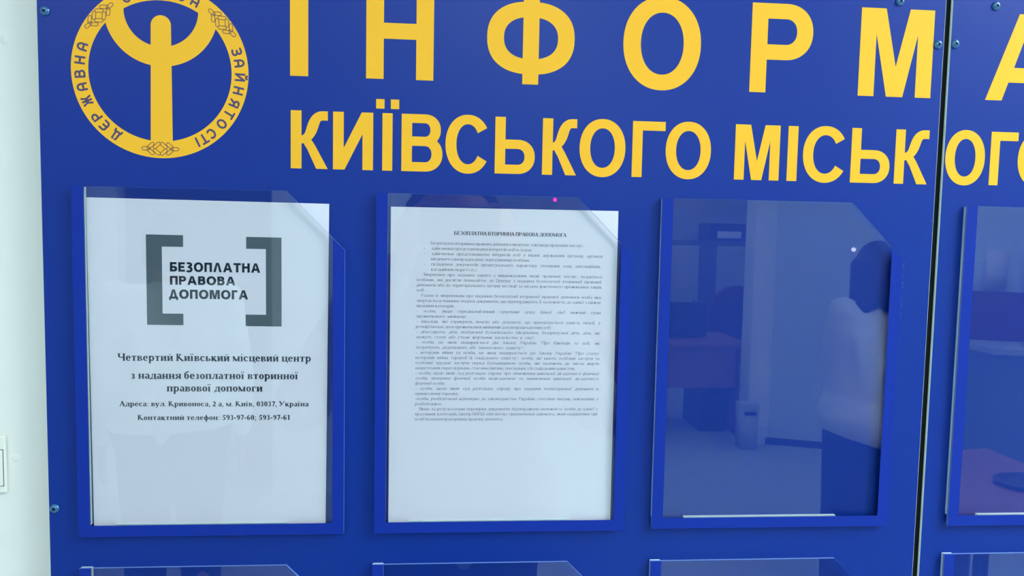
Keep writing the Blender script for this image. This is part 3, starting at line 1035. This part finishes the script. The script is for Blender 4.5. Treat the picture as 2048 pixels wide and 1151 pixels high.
# (text, left px, right px or None, italic); one paragraph per inner list
PARAS = [
    [('Безоплатна вторинна правова допомога включає такі види правових послуг:', 860, 1166, 0)],
    [('здійснення представництва інтересів осіб в судах;', 861, 1062, 1)],
    [('здійснення представництва інтересів осіб в інших державних органах, органах', 861, 1204, 1), ('місцевого самоврядування, перед іншими особами;', 860, 1057, 1)],
    [('складення документів процесуального характеру (позовних заяв, апеляційних,', 860, 1201, 1), ('касаційних скарг і т.п.).', 860, 952, 1)],
    [('Звернення про надання одного з вищевказаних видів правових послуг, подаються', 845, 1203, 0), ('особами, які досягли повноліття, до Центру з надання безоплатної вторинної правової', 832, 1202, 0),
     ('допомоги або до територіального органу юстиції за місцем фактичного проживання таких', 832, 1202, 0), ('осіб.', 832, 849, 0)],
    [('Разом із зверненням про надання безоплатної вторинної правової допомоги особа яка', 841, 1201, 0), ('звертається повинна подати документи, що підтверджують її належність до однієї з нижче', 832, 1201, 0), ('вказаних категорій:', 832, 907, 0)],
    [('- особи, якщо середньомісячний сукупний дохід їхньої сім\'ї нижчий суми', 832, 1200, 1), ('прожиткового мінімуму;', 831, 931, 1)],
    [('- інваліди, які отримують пенсію або допомогу, що призначається замість пенсії, у', 832, 1200, 1), ('розмірі менше двох прожиткових мінімумів для непрацездатних осіб;', 830, 1101, 1)],
    [('- діти-сироти, діти, позбавлені батьківського піклування, безпритульні діти, діти, які', 831, 1199, 1), ('можуть стати або стали жертвами насильства в сім\'ї;', 831, 1066, 1)],
    [('- особи, на яких поширюється дія Закону України "Про біженців та осіб, які', 831, 1199, 1), ('потребують додаткового або тимчасового захисту";', 830, 1045, 1)],
    [('- ветерани війни та особи, на яких поширюється дія Закону України "Про статус', 830, 1198, 1), ('ветеранів війни, гарантії їх соціального захисту", особи, які мають особливі заслуги та', 829, 1198, 1),
     ('особливі трудові заслуги перед Батьківщиною особи, які належать до числа жертв', 829, 1197, 1), ('нацистських переслідувань, стосовно питань, пов\'язаних з їх соціальним захистом;', 829, 1149, 1)],
    [('- особи, щодо яких суд розглядає справу про обмеження цивільної дієздатності фізичної', 829, 1197, 1), ('особи, визнання фізичної особи недієздатною та поновлення цивільної дієздатності', 829, 1196, 1), ('фізичної особи;', 828, 888, 1)],
    [('- особи, щодо яких суд розглядає справу про надання психіатричної допомоги в', 829, 1196, 1), ('примусовому порядку;', 828, 915, 1)],
    [('-особи, реабілітовані відповідно до законодавства України, стосовно питань, пов\'язаних з', 828, 1195, 1), ('реабілітацією.', 828, 882, 0)],
    [('Якщо за результатами перевірки документів підтверджено належність особи до однієї з', 835, 1195, 0), ('вразливих категорій, Центр БВПД забезпечує призначення адвоката, який надаватиме цій', 828, 1194, 0), ('особі безоплатну вторинну правову допомогу.', 827, 1005, 0)],
]
Y_FIRST, Y_LAST, NLINES = -147.6, -311.2, sum(len(p) for p in PARAS)
li = 0
for pi, para in enumerate(PARAS):
    polys = []
    for txt, u0, u1, it in para:
        yv = Y_FIRST + (Y_LAST - Y_FIRST) * li / (NLINES - 1)
        # left margin 832 px on the first lines and 827 px on the last ones is the same 327.5 mm
        f = li / (NLINES - 1)
        l0 = 832 - 5 * f
        l1 = 1203.5 - 9 * f
        X = lambda u: 327.6 + (u - l0) / (l1 - l0) * (500.0 - 327.6)
        polys += set_line(txt, X(u0), yv, 4.15, False, X(u1), bool(it), 'space')
        if pi in (1, 2, 3) and txt == para[0][0]:
            polys += set_line('-', X(847), yv, 4.15)
        li += 1
    flat(polys, ZI, 'paragraph_text', M['ink_light'], s2)

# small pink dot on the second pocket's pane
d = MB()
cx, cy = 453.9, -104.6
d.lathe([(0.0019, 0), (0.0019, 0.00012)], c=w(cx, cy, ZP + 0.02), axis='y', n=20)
tag(d.build('pink_dot', M['pink'], loc=w(cx, cy, ZP)), 'tiny bright pink dot on the top edge of the second pocket', 'mark')

# ------------------------------------------------------------------ left strip of wall
sw = thing('light_switch', 'white light switch on the pale wall at the far left edge', 'light switch', (-0.0835, WALL_Y, Z0 - 0.359))
sx = -0.0842
m = MB()
m.box(sx - .0415, sx + .0415, WALL_Y - .0045, WALL_Y, Z0 - .3815, Z0 - .3285, 0, .0010)
m.build('cover_plate', M['white_plastic'], sw)
m = MB()
m.box(sx - .034, sx + .0397, WALL_Y - .0055, WALL_Y - .0046, Z0 - .3745, Z0 - .3415, 0, .0003)
m.build('rocker', M['white_plastic'], sw)
m = MB()
m.box(sx - .0345, sx + .0403, WALL_Y - .0048, WALL_Y - .0044, Z0 - .3752, Z0 - .3408)
m.build('rocker_gap', M['shelf_grey'], sw)
for x, y, lab in ((-35.2, -350.0, 'small white bump on the wall beside the light switch'), (-34.2, 25.0, 'faint small white bump high on the wall strip beside the emblem')):
    m = MB()
    m.lathe([(0.0046, -0.0002), (0.0040, 0.0001), (0.0033, 0.0004), (0.0024, 0.0008), (0.001, 0.0010)], c=(x / 1000, WALL_Y, Z0 + y / 1000), axis='y', n=24)
    tag(m.build('wall_plug_cap', M['wall_front'], loc=(x / 1000, WALL_Y, Z0 + y / 1000), smooth=True), lab, 'wall plug', 'filled screw holes in the wall')

# ------------------------------------------------------------------ the room the panes mirror
def leg_box(root, x, y, z1, s=.02, m=None):
    return MB().box(x - s, x + s, y - s, y + s, 0, z1).build('leg', m or M['dark'], root)


# desk in the back room
dk = thing('office_desk', 'reddish wooden office desk with a dark monitor on it', 'desk', (2.2, -5.6, 0))
MB().box(1.62, 2.74, -6.0, -5.25, .70, .73, 0, .004).build('desktop', M['red_wood'], dk)
MB().box(1.66, 2.64, -5.32, -5.30, .38, .70).build('front_panel', M['red_wood'], dk)
MB().box(2.66, 2.70, -5.98, -5.29, 0, .70).build('side_panel', M['red_wood'], dk)
MB().box(1.64, 1.68, -5.98, -5.29, 0, .70).build('side_panel', M['red_wood'], dk)
tw = thing('computer_tower', 'black computer tower on the floor under the reddish desk', 'computer', (2.52, -5.6, 0))
MB().box(2.40, 2.62, -5.85, -5.42, 0, .42, 0, .006).build('case', M['dark'], tw)
MB().box(2.44, 2.58, -5.418, -5.412, .30, .34).build('drive_slot', M['black'], tw)
mo = thing('computer_monitor', 'dark computer monitor seen from behind on the reddish desk', 'monitor', (2.33, -5.62, .73))
MB().box(2.10, 2.50, -5.66, -5.61, .74, 1.02, 0, .01).build('screen_housing', M['dark'], mo)
MB().box(2.29, 2.34, -5.68, -5.655, .742, .90).build('stand_neck', M['dark'], mo)
MB().box(2.20, 2.42, -5.75, -5.60, .73, .742).build('stand_foot', M['dark'], mo)
ch = thing('office_chair', 'dark red office chair with a tall rounded back behind the desk', 'chair', (2.98, -6.25, 0))
m = MB()
prof = [(-.27, 0.0), (.27, 0.0), (.28, .35), (.24, .52), (.12, .60), (0, .62), (-.12, .60), (-.24, .52), (-.28, .35)]
m.prism([(2.98 + a, .50 + b) for a, b in prof], -6.23, -6.13)
m.build('backrest', M['red_dark'], ch)
MB().box(2.73, 3.23, -6.68, -6.22, .42, .50, 0, .03).build('seat', M['red_dark'], ch)
MB().tube((2.98, -6.42, .08), (2.98, -6.42, .43), .03).build('post', M['dark'], ch)
for k in range(5):
    a = k * 2 * PI / 5
    MB().tube((2.98, -6.42, .09), (2.98 + .28 * math.cos(a), -6.42 + .28 * math.sin(a), .05), .022, .015).build('leg', M['dark'], ch)
    MB().sphere((2.98 + .28 * math.cos(a), -6.42 + .28 * math.sin(a), .027), .026).build('caster', M['dark'], ch)
cb = thing('storage_cabinet', 'grey storage cabinet with pale doors against the back wall', 'cabinet', (3.05, -7.4, 0))
MB().box(2.40, 3.62, -7.75, -7.22, 0, 1.50).build('body', M['shelf_grey'], cb)
for a, b in ((2.46, 2.93), (3.12, 3.55)):
    dr = MB().box(a, b, -7.22, -7.20, .08, 1.45, 0, .004).build('door', M['pale_door'], cb)
    MB().box(b - .05 if a < 3 else a + .03, b - .03 if a < 3 else a + .05, -7.196 + 0.0, -7.18, .75, .90).build('handle', M['dark'], dr)
bx = thing('archive_box', 'dark archive box with a white front label on the grey cabinet', 'box', (3.25, -7.4, 1.5))
MB().box(3.06, 3.44, -7.65, -7.28, 1.50, 1.68, 0, .004).build('box_body', M['dark'], bx)
MB().box(3.14, 3.39, -7.279, -7.276, 1.53, 1.60).build('paper_label', M['white'], bx)
bn = thing('waste_bin', 'small pale waste bin beside the foot of the pilaster', 'bin', (2.60, -4.93, 0))
m = MB()
m.prism([(2.545, 0), (2.665, 0), (2.67, .32), (2.54, .32)], -4.88, -5.0)
m.bm.faces.ensure_lookup_table()
m.build('bin_body', M['pale_door'], bn, smooth='fix')
MB().box(2.535, 2.675, -5.005, -4.875, .30, .34, 0, .004).build('lid', M['pale_door'], bn)
MB().box(2.56, 2.65, -4.8775, -4.874, .26, .285).build('slot', M['black'], bn)


def on_wall(x):
    """point on the face of the opposite wall at a given x"""
    return -5.17 + 0.128 + (x - 2.80) * 0.362


lamp = thing('wall_lamp', 'small round white lamp glowing on the wall behind the person in the untucked shirt', 'lamp', (3.31, on_wall(3.31), 1.487))
M['spot'] = emit('spot_glow', (0.9, 0.95, 1, 1), 9.0)
MB().sphere((3.31, on_wall(3.31) + .012, 1.487), .016, 2).build('bulb', M['spot'], lamp, smooth=True)
MB().lathe([(.022, -.008), (.02, .004)], c=(3.31, on_wall(3.31), 1.487), axis='y', n=20).build('mount', M['white_plastic'], lamp)
for x0, x1, z0, z1, lab in ((4.12, 4.25, 1.24, 1.51, 'pale blank poster on the far wall, nearer the pilaster'), (4.34, 4.46, 1.27, 1.51, 'pale blank poster on the far wall, farther from the pilaster')):
    m = MB()
    m.prism([(x0, z0), (x1, z0), (x1, z1), (x0, z1)], 0, .002)
    for v in m.bm.verts:
        v.co.y = on_wall(v.co.x) + .012 - v.co.y
    o = m.build('wall_poster', M['white'], loc=((x0 + x1) / 2, on_wall((x0 + x1) / 2), z0), smooth='fix')
    tag(o, lab, 'poster', 'pale posters on the far wall')
ct = thing('service_counter', 'blue-grey service counter with a pale edge and a dark red back panel', 'counter', (4.4, -4.05, 0))
m = MB()


def slanted(x0, x1, d0, d1, z0, z1):
    b = MB()
    b.box(x0, x1, d0, d1, z0, z1)
    for v in b.bm.verts:
        v.co.y = on_wall(v.co.x) + v.co.y
    return b


slanted(3.92, 5.08, .02, .05, .88, 1.22).build('back_panel', M['red_dark'], ct)
slanted(3.90, 5.08, .02, .52, .84, .88).build('worktop', M['pale_door'], ct)
slanted(3.94, 5.08, .05, .46, 0, .84).build('front_panel', M['counter_front'], ct)

d2 = thing('side_table', 'reddish wooden side table standing beside the person in the untucked shirt', 'table', (2.2, -1.85, 0))
TOP = [(1.86, -1.45), (2.05, -2.20), (2.57, -2.30), (2.56, -1.40)]
m = MB()
lo, hi = [[m.bm.verts.new((x, y, z)) for x, y in TOP] for z in (.71, .74)]
m.bm.faces.new(hi)
m.bm.faces.new(lo[::-1])
for i in range(4):
    m.bm.faces.new((lo[i], lo[(i + 1) % 4], hi[(i + 1) % 4], hi[i]))
m.build('tabletop', M['red_wood'], d2)
for x, y in ((1.92, -1.50), (2.09, -2.16), (2.53, -2.24), (2.52, -1.45)):
    leg_box(d2, x, y, .71)
tr = MB()
tr.lathe([(.085, 0), (.105, .016), (.097, .016), (.08, .005)], n=40)
for v in tr.bm.verts:
    v.co.x *= 1.25
tro = tr.build('oval_tray', M['dark'], local=True)
tro.location = (2.405, -1.83, .7405)
tag(tro, 'dark oval tray lying on the reddish wooden table', 'tray')


# ------------------------------------------------------------------ people
def solid(mb, name, m, parent, vox, sm=4):
    o = mb.build(name, m, parent, local=True)
    r = o.modifiers.new('remesh', 'REMESH')
    r.mode = 'VOXEL'
    r.voxel_size = vox
    r.use_smooth_shade = True
    s = o.modifiers.new('smooth', 'SMOOTH')
    s.iterations = sm
    s.factor = 0.5
    return o


def person(loc, rz, H, label, arms, shirt, hair, hem, female, vox=.008):
    """arms: {side: (elbow, wrist, knuckle, fingers)} in local metres; the person faces local +y"""
    r = thing('person', label, 'person', loc, rz)
    k = H / 1.70
    hipw, shw = (.095, .145) if female else (.09, .185)
    sh = {1: Vector((shw * k, -.01, 1.395 * k)), -1: Vector((-shw * k, -.01, 1.395 * k))}
    hc = Vector((0, .015, 1.575 * k))
    b = MB()
    T = lambda a, c, ra, rb, fl=1.0: b.capsule([x * k for x in a], [x * k for x in c], ra * k, rb * k, fl)
    # trunk, neck
    T((-.075, 0, .93), (.075, 0, .93), .125, .125, .8)
    T((0, 0, .95), (0, .005, 1.12), .135, .118, .75)
    T((-.06, 0, 1.13), (-.075, 0, 1.30), .105, .10, .85)
    T((.06, 0, 1.13), (.075, 0, 1.30), .105, .10, .85)
    T((-shw * .8, -.01, 1.385), (shw * .8, -.01, 1.385), .06, .06)
    T((0, -.012, 1.38), (0, .0, 1.50), .058, .052)
    # head: cranium, face, jaw, nose, lips, brow, ears
    b.sphere(hc + Vector((0, -.012, .02)), .092 * k, 3, 0, (.86, 1.02, 1.08))
    b.capsule(hc + Vector((0, .02, -.01)), hc + Vector((0, .035, -.075)), .070 * k, .042 * k)
    b.capsule(hc + Vector((0, .088, .005)), hc + Vector((0, .105, -.028)), .009, .014)
    b.capsule(hc + Vector((-.018, .083, -.058)), hc + Vector((.018, .083, -.058)), .008, .008)
    b.capsule(hc + Vector((-.035, .074, .024)), hc + Vector((.035, .074, .024)), .012, .012)
    b.sphere(hc + Vector((0, .066, -.088)), .021)
    for sx in (-1, 1):
        b.sphere(hc + Vector((sx * .078, -.005, -.005)), .026, 2, 0, (.35, .65, 1.1))
    # legs, feet
    for sx in (-1, 1):
        T((sx * hipw, 0, .90), (sx * .095, .012, .49), .092, .060)
        T((sx * .095, .012, .49), (sx * .098, -.012, .36), .056, .058)
        T((sx * .098, -.012, .36), (sx * .10, -.02, .09), .058, .038)
        T((sx * .10, -.03, .045), (sx * .115, .13, .035), .040, .032)
    # arms and hands
    for sx in (-1, 1):
        el, wr_, kn, fingers, thumb = arms[sx]
        el, wr_, kn = Vector(el) * k, Vector(wr_) * k, Vector(kn) * k
        b.capsule(sh[sx], el, .052 * k, .041 * k)
        b.capsule(el, wr_, .042 * k, .028 * k)
        mid = (wr_ + kn) / 2
        ax = (kn - wr_).normalized()
        side = Vector(thumb).normalized()
        side = (side - ax * side.dot(ax)).normalized()
        for q in (-.024, -.008, .008, .024):
            b.capsule(wr_ + side * q * .6, kn + side * q, .014, .0115)
        for i, q in enumerate((-.030, -.010, .010, .030)):
            p0 = kn + side * q
            L = (.066, .078, .083, .072)[i]
            d0 = Vector(fingers[0]).normalized()
            d1 = Vector(fingers[1]).normalized()
            p1 = p0 + d0 * L * .5
            p2 = p1 + (d0 + d1).normalized() * L * .28
            p3 = p2 + d1 * L * .24
            b.capsule(p0, p1, .0095, .0088, 1, 1)
            b.capsule(p1, p2, .0088, .008, 1, 1)
            b.capsule(p2, p3, .008, .007, 1, 1)
        t0 = wr_ + (kn - wr_) * .3 + side * .026
        t1 = t0 + (ax + side * .9).normalized() * .035
        t2 = t1 + (ax * .9 + side * .3 + Vector(fingers[1]) * .4).normalized() * .028
        b.capsule(t0, t1, .0125, .0105, 1, 1)
        b.capsule(t1, t2, .0105, .0085, 1, 1)
    body = solid(b, 'body', M['skin'], r, min(vox, .006), 3)
    for sx in (-1, 1):
        e = MB().sphere(hc + Vector((sx * .032, .077, .004)), .0115, 2)
        e.build('eye', M['eye'], body, local=True, smooth=True)
    # trousers
    b = MB()
    T = lambda a, c, ra, rb, fl=1.0: b.capsule([x * k for x in a], [x * k for x in c], ra * k, rb * k, fl)
    T((-.08, 0, .93), (.08, 0, .93), .142, .142, .82)
    T((0, 0, .95), (0, 0, 1.03), .148, .14, .78)
    for sx in (-1, 1):
        T((sx * hipw, 0, .90), (sx * .095, .012, .49), .108, .092 if female else .078)
        T((sx * .095, .012, .49), (sx * .10, -.01, .10), .092 if female else .078, .088 if female else .064)
    solid(b, 'trousers', M['trousers'], r, vox)
    # shirt, with a slack hem and sleeves
    b = MB()
    T = lambda a, c, ra, rb, fl=1.0: b.capsule([x * k for x in a], [x * k for x in c], ra * k, rb * k, fl)
    T((-.07, 0, 1.12), (-.085, 0, 1.31), .125, .118, .88)
    T((.07, 0, 1.12), (.085, 0, 1.31), .125, .118, .88)
    T((-shw * .82, -.012, 1.375), (shw * .82, -.012, 1.375), .074, .074)
    T((-.07, 0, 1.12), (-.075, 0, hem[0]), .125, .142, .95)
    T((.07, 0, 1.12), (.075, 0, hem[1]), .125, .142, .95)
    T((-.07, -.01, 1.12), (.07, -.01, 1.12), .128, .128, .85)
    T((-.08, 0, hem[0] + .06), (.08, 0, hem[1] + .06), .160, .160, .95)
    T((-.07, 0, hem[0] + .10), (.07, 0, hem[1] + .10), .145, .145, .9)
    T((0, -.012, 1.40), (0, -.008, 1.425), .072, .064)
    for v in b.bm.verts:                       # the hem is cut straight
        f = min(1.0, max(0.0, (v.co.x / k + .2) / .4))
        v.co.z = max(v.co.z, (hem[0] * (1 - f) + hem[1] * f) * k)
    # folds down the back and sides
    for x0, z0, x1, z1 in ((-.13, 1.28, -.06, .98), (.05, 1.22, .13, .95), (-.04, 1.10, .03, .90), (.12, 1.30, .09, 1.08)):
        T((x0, -.095, z0), (x1, -.115, z1), .022, .022)
        T((x0, .095, z0), (x1, .110, z1), .022, .022)
    for sx in (-1, 1):
        el, wr_ = Vector(arms[sx][0]) * k, Vector(arms[sx][1]) * k
        b.capsule(sh[sx], el, .070 * k, .057 * k)
        b.capsule(el, el + (wr_ - el) * .88, .056 * k, .042 * k)
    solid(b, 'shirt', M[shirt], r, vox, 5)
    # shoes
    for sx in (-1, 1):
        b = MB()
        T((sx * .10, -.045, .048), (sx * .118, .15, .040), .047, .040)
        T((sx * .10, -.03, .085), (sx * .105, .02, .075), .045, .040)
        for v in b.bm.verts:
            v.co.z = max(v.co.z, 0.0)
        solid(b, 'shoe', M['dark'], r, vox)
    # hair
    b = MB()
    b.sphere(hc + Vector((0, -.022, .036)), .100 * k, 3, 0, (.90, 1.03, 1.04))
    if hair == 'long':
        for i in range(15):
            a = PI + PI * (i - 0.0) / 14
            dx, dy = .075 * math.cos(a), .078 * math.sin(a)
            b.capsule(hc + Vector((dx, dy - .012, .03)), hc + Vector((dx * 1.2 + random.uniform(-.012, .012), dy * 1.1 - .012, -.115 + random.uniform(-.035, .02))), .031, .022)
    else:
        for i in range(11):
            a = PI + PI * i / 10
            dx, dy = .070 * math.cos(a), .078 * math.sin(a)
            b.capsule(hc + Vector((dx, dy - .014, .03)), hc + Vector((dx * 1.05, dy * .95 - .012, -.055)), .028, .018)
    # open the face: keep hair behind and above the brow
    for v in b.bm.verts:
        lim = .055 if v.co.z > hc.z + .055 else .012
        if v.co.y > hc.y + lim:
            v.co.y = hc.y + lim
    solid(b, 'hair', M['hair'], r, vox)
    return r


hang = lambda sx: ((sx * .235, -.03, 1.10), (sx * .245, .05, .86), (sx * .245, .075, .775), ((0, .15, -1), (-sx * .3, .35, -.8)), (0, 1, -.2))
fold = lambda sx: ((sx * .168, .04, 1.09), (sx * .07, .225, 1.10 + .03 * sx), (sx * .015, .255, 1.115 + .03 * sx), ((-sx, .1, 0), (-sx, -.4, -.2)), (0, .1, 1))
person((2.125, -2.42, 0), PI + math.radians(4), 1.56, 'dark-haired person in an untucked white shirt and dark trousers, back turned', {1: fold(1), -1: fold(-1)}, 'shirt_white', 'long', (.74, .86), True, .009)
person((-0.60, -2.15, 0), PI - math.radians(15), 1.62, 'short-haired person in a white shirt standing before the doorway', {1: hang(1), -1: hang(-1)}, 'shirt_white', 'short', (.92, .92), False, .010)
# the photographer, phone held up in both hands
PX, PY, PHT = 0.372, -0.985, 1.73
kk = PHT / 1.70
ph_loc = Vector((0.382 - PX, -0.7465 - PY, 1.600))


def grip(sx):
    k = Vector((ph_loc.x + sx * .090, ph_loc.y - .052, ph_loc.z - .020)) / kk
    wri = Vector((ph_loc.x + sx * .112, ph_loc.y - .115, ph_loc.z - .072)) / kk
    el = Vector((sx * .295, .10, 1.215))
    return (el, wri, k, ((-sx * .25, .55, .5), (-sx * .8, -.25, .2)), (0, .3, 1))


person((PX, PY, 0), 0, PHT, 'dark-haired person in a grey shirt holding up a phone towards the board', {1: grip(1), -1: grip(-1)}, 'shirt_grey', 'long', (.93, .93), False, .009)
sp = thing('smartphone', 'black smartphone held sideways in both hands of the person in grey', 'phone', (PX + ph_loc.x, PY + ph_loc.y, ph_loc.z))
px, py, pz = PX + ph_loc.x, PY + ph_loc.y, ph_loc.z
MB().box(px - .074, px + .074, py - .004, py + .004, pz - .036, pz + .036, 0, .003).build('phone_body', M['dark'], sp)
MB().box(px - .066, px + .066, py - .0046, py - .0041, pz - .032, pz + .032).build('screen', M['black'], sp)
MB().lathe([(.004, 0), (.004, -.0006)], c=(CAMX / 1000, py + .0046, pz), axis='y', n=20).build('lens', M['black'], sp)
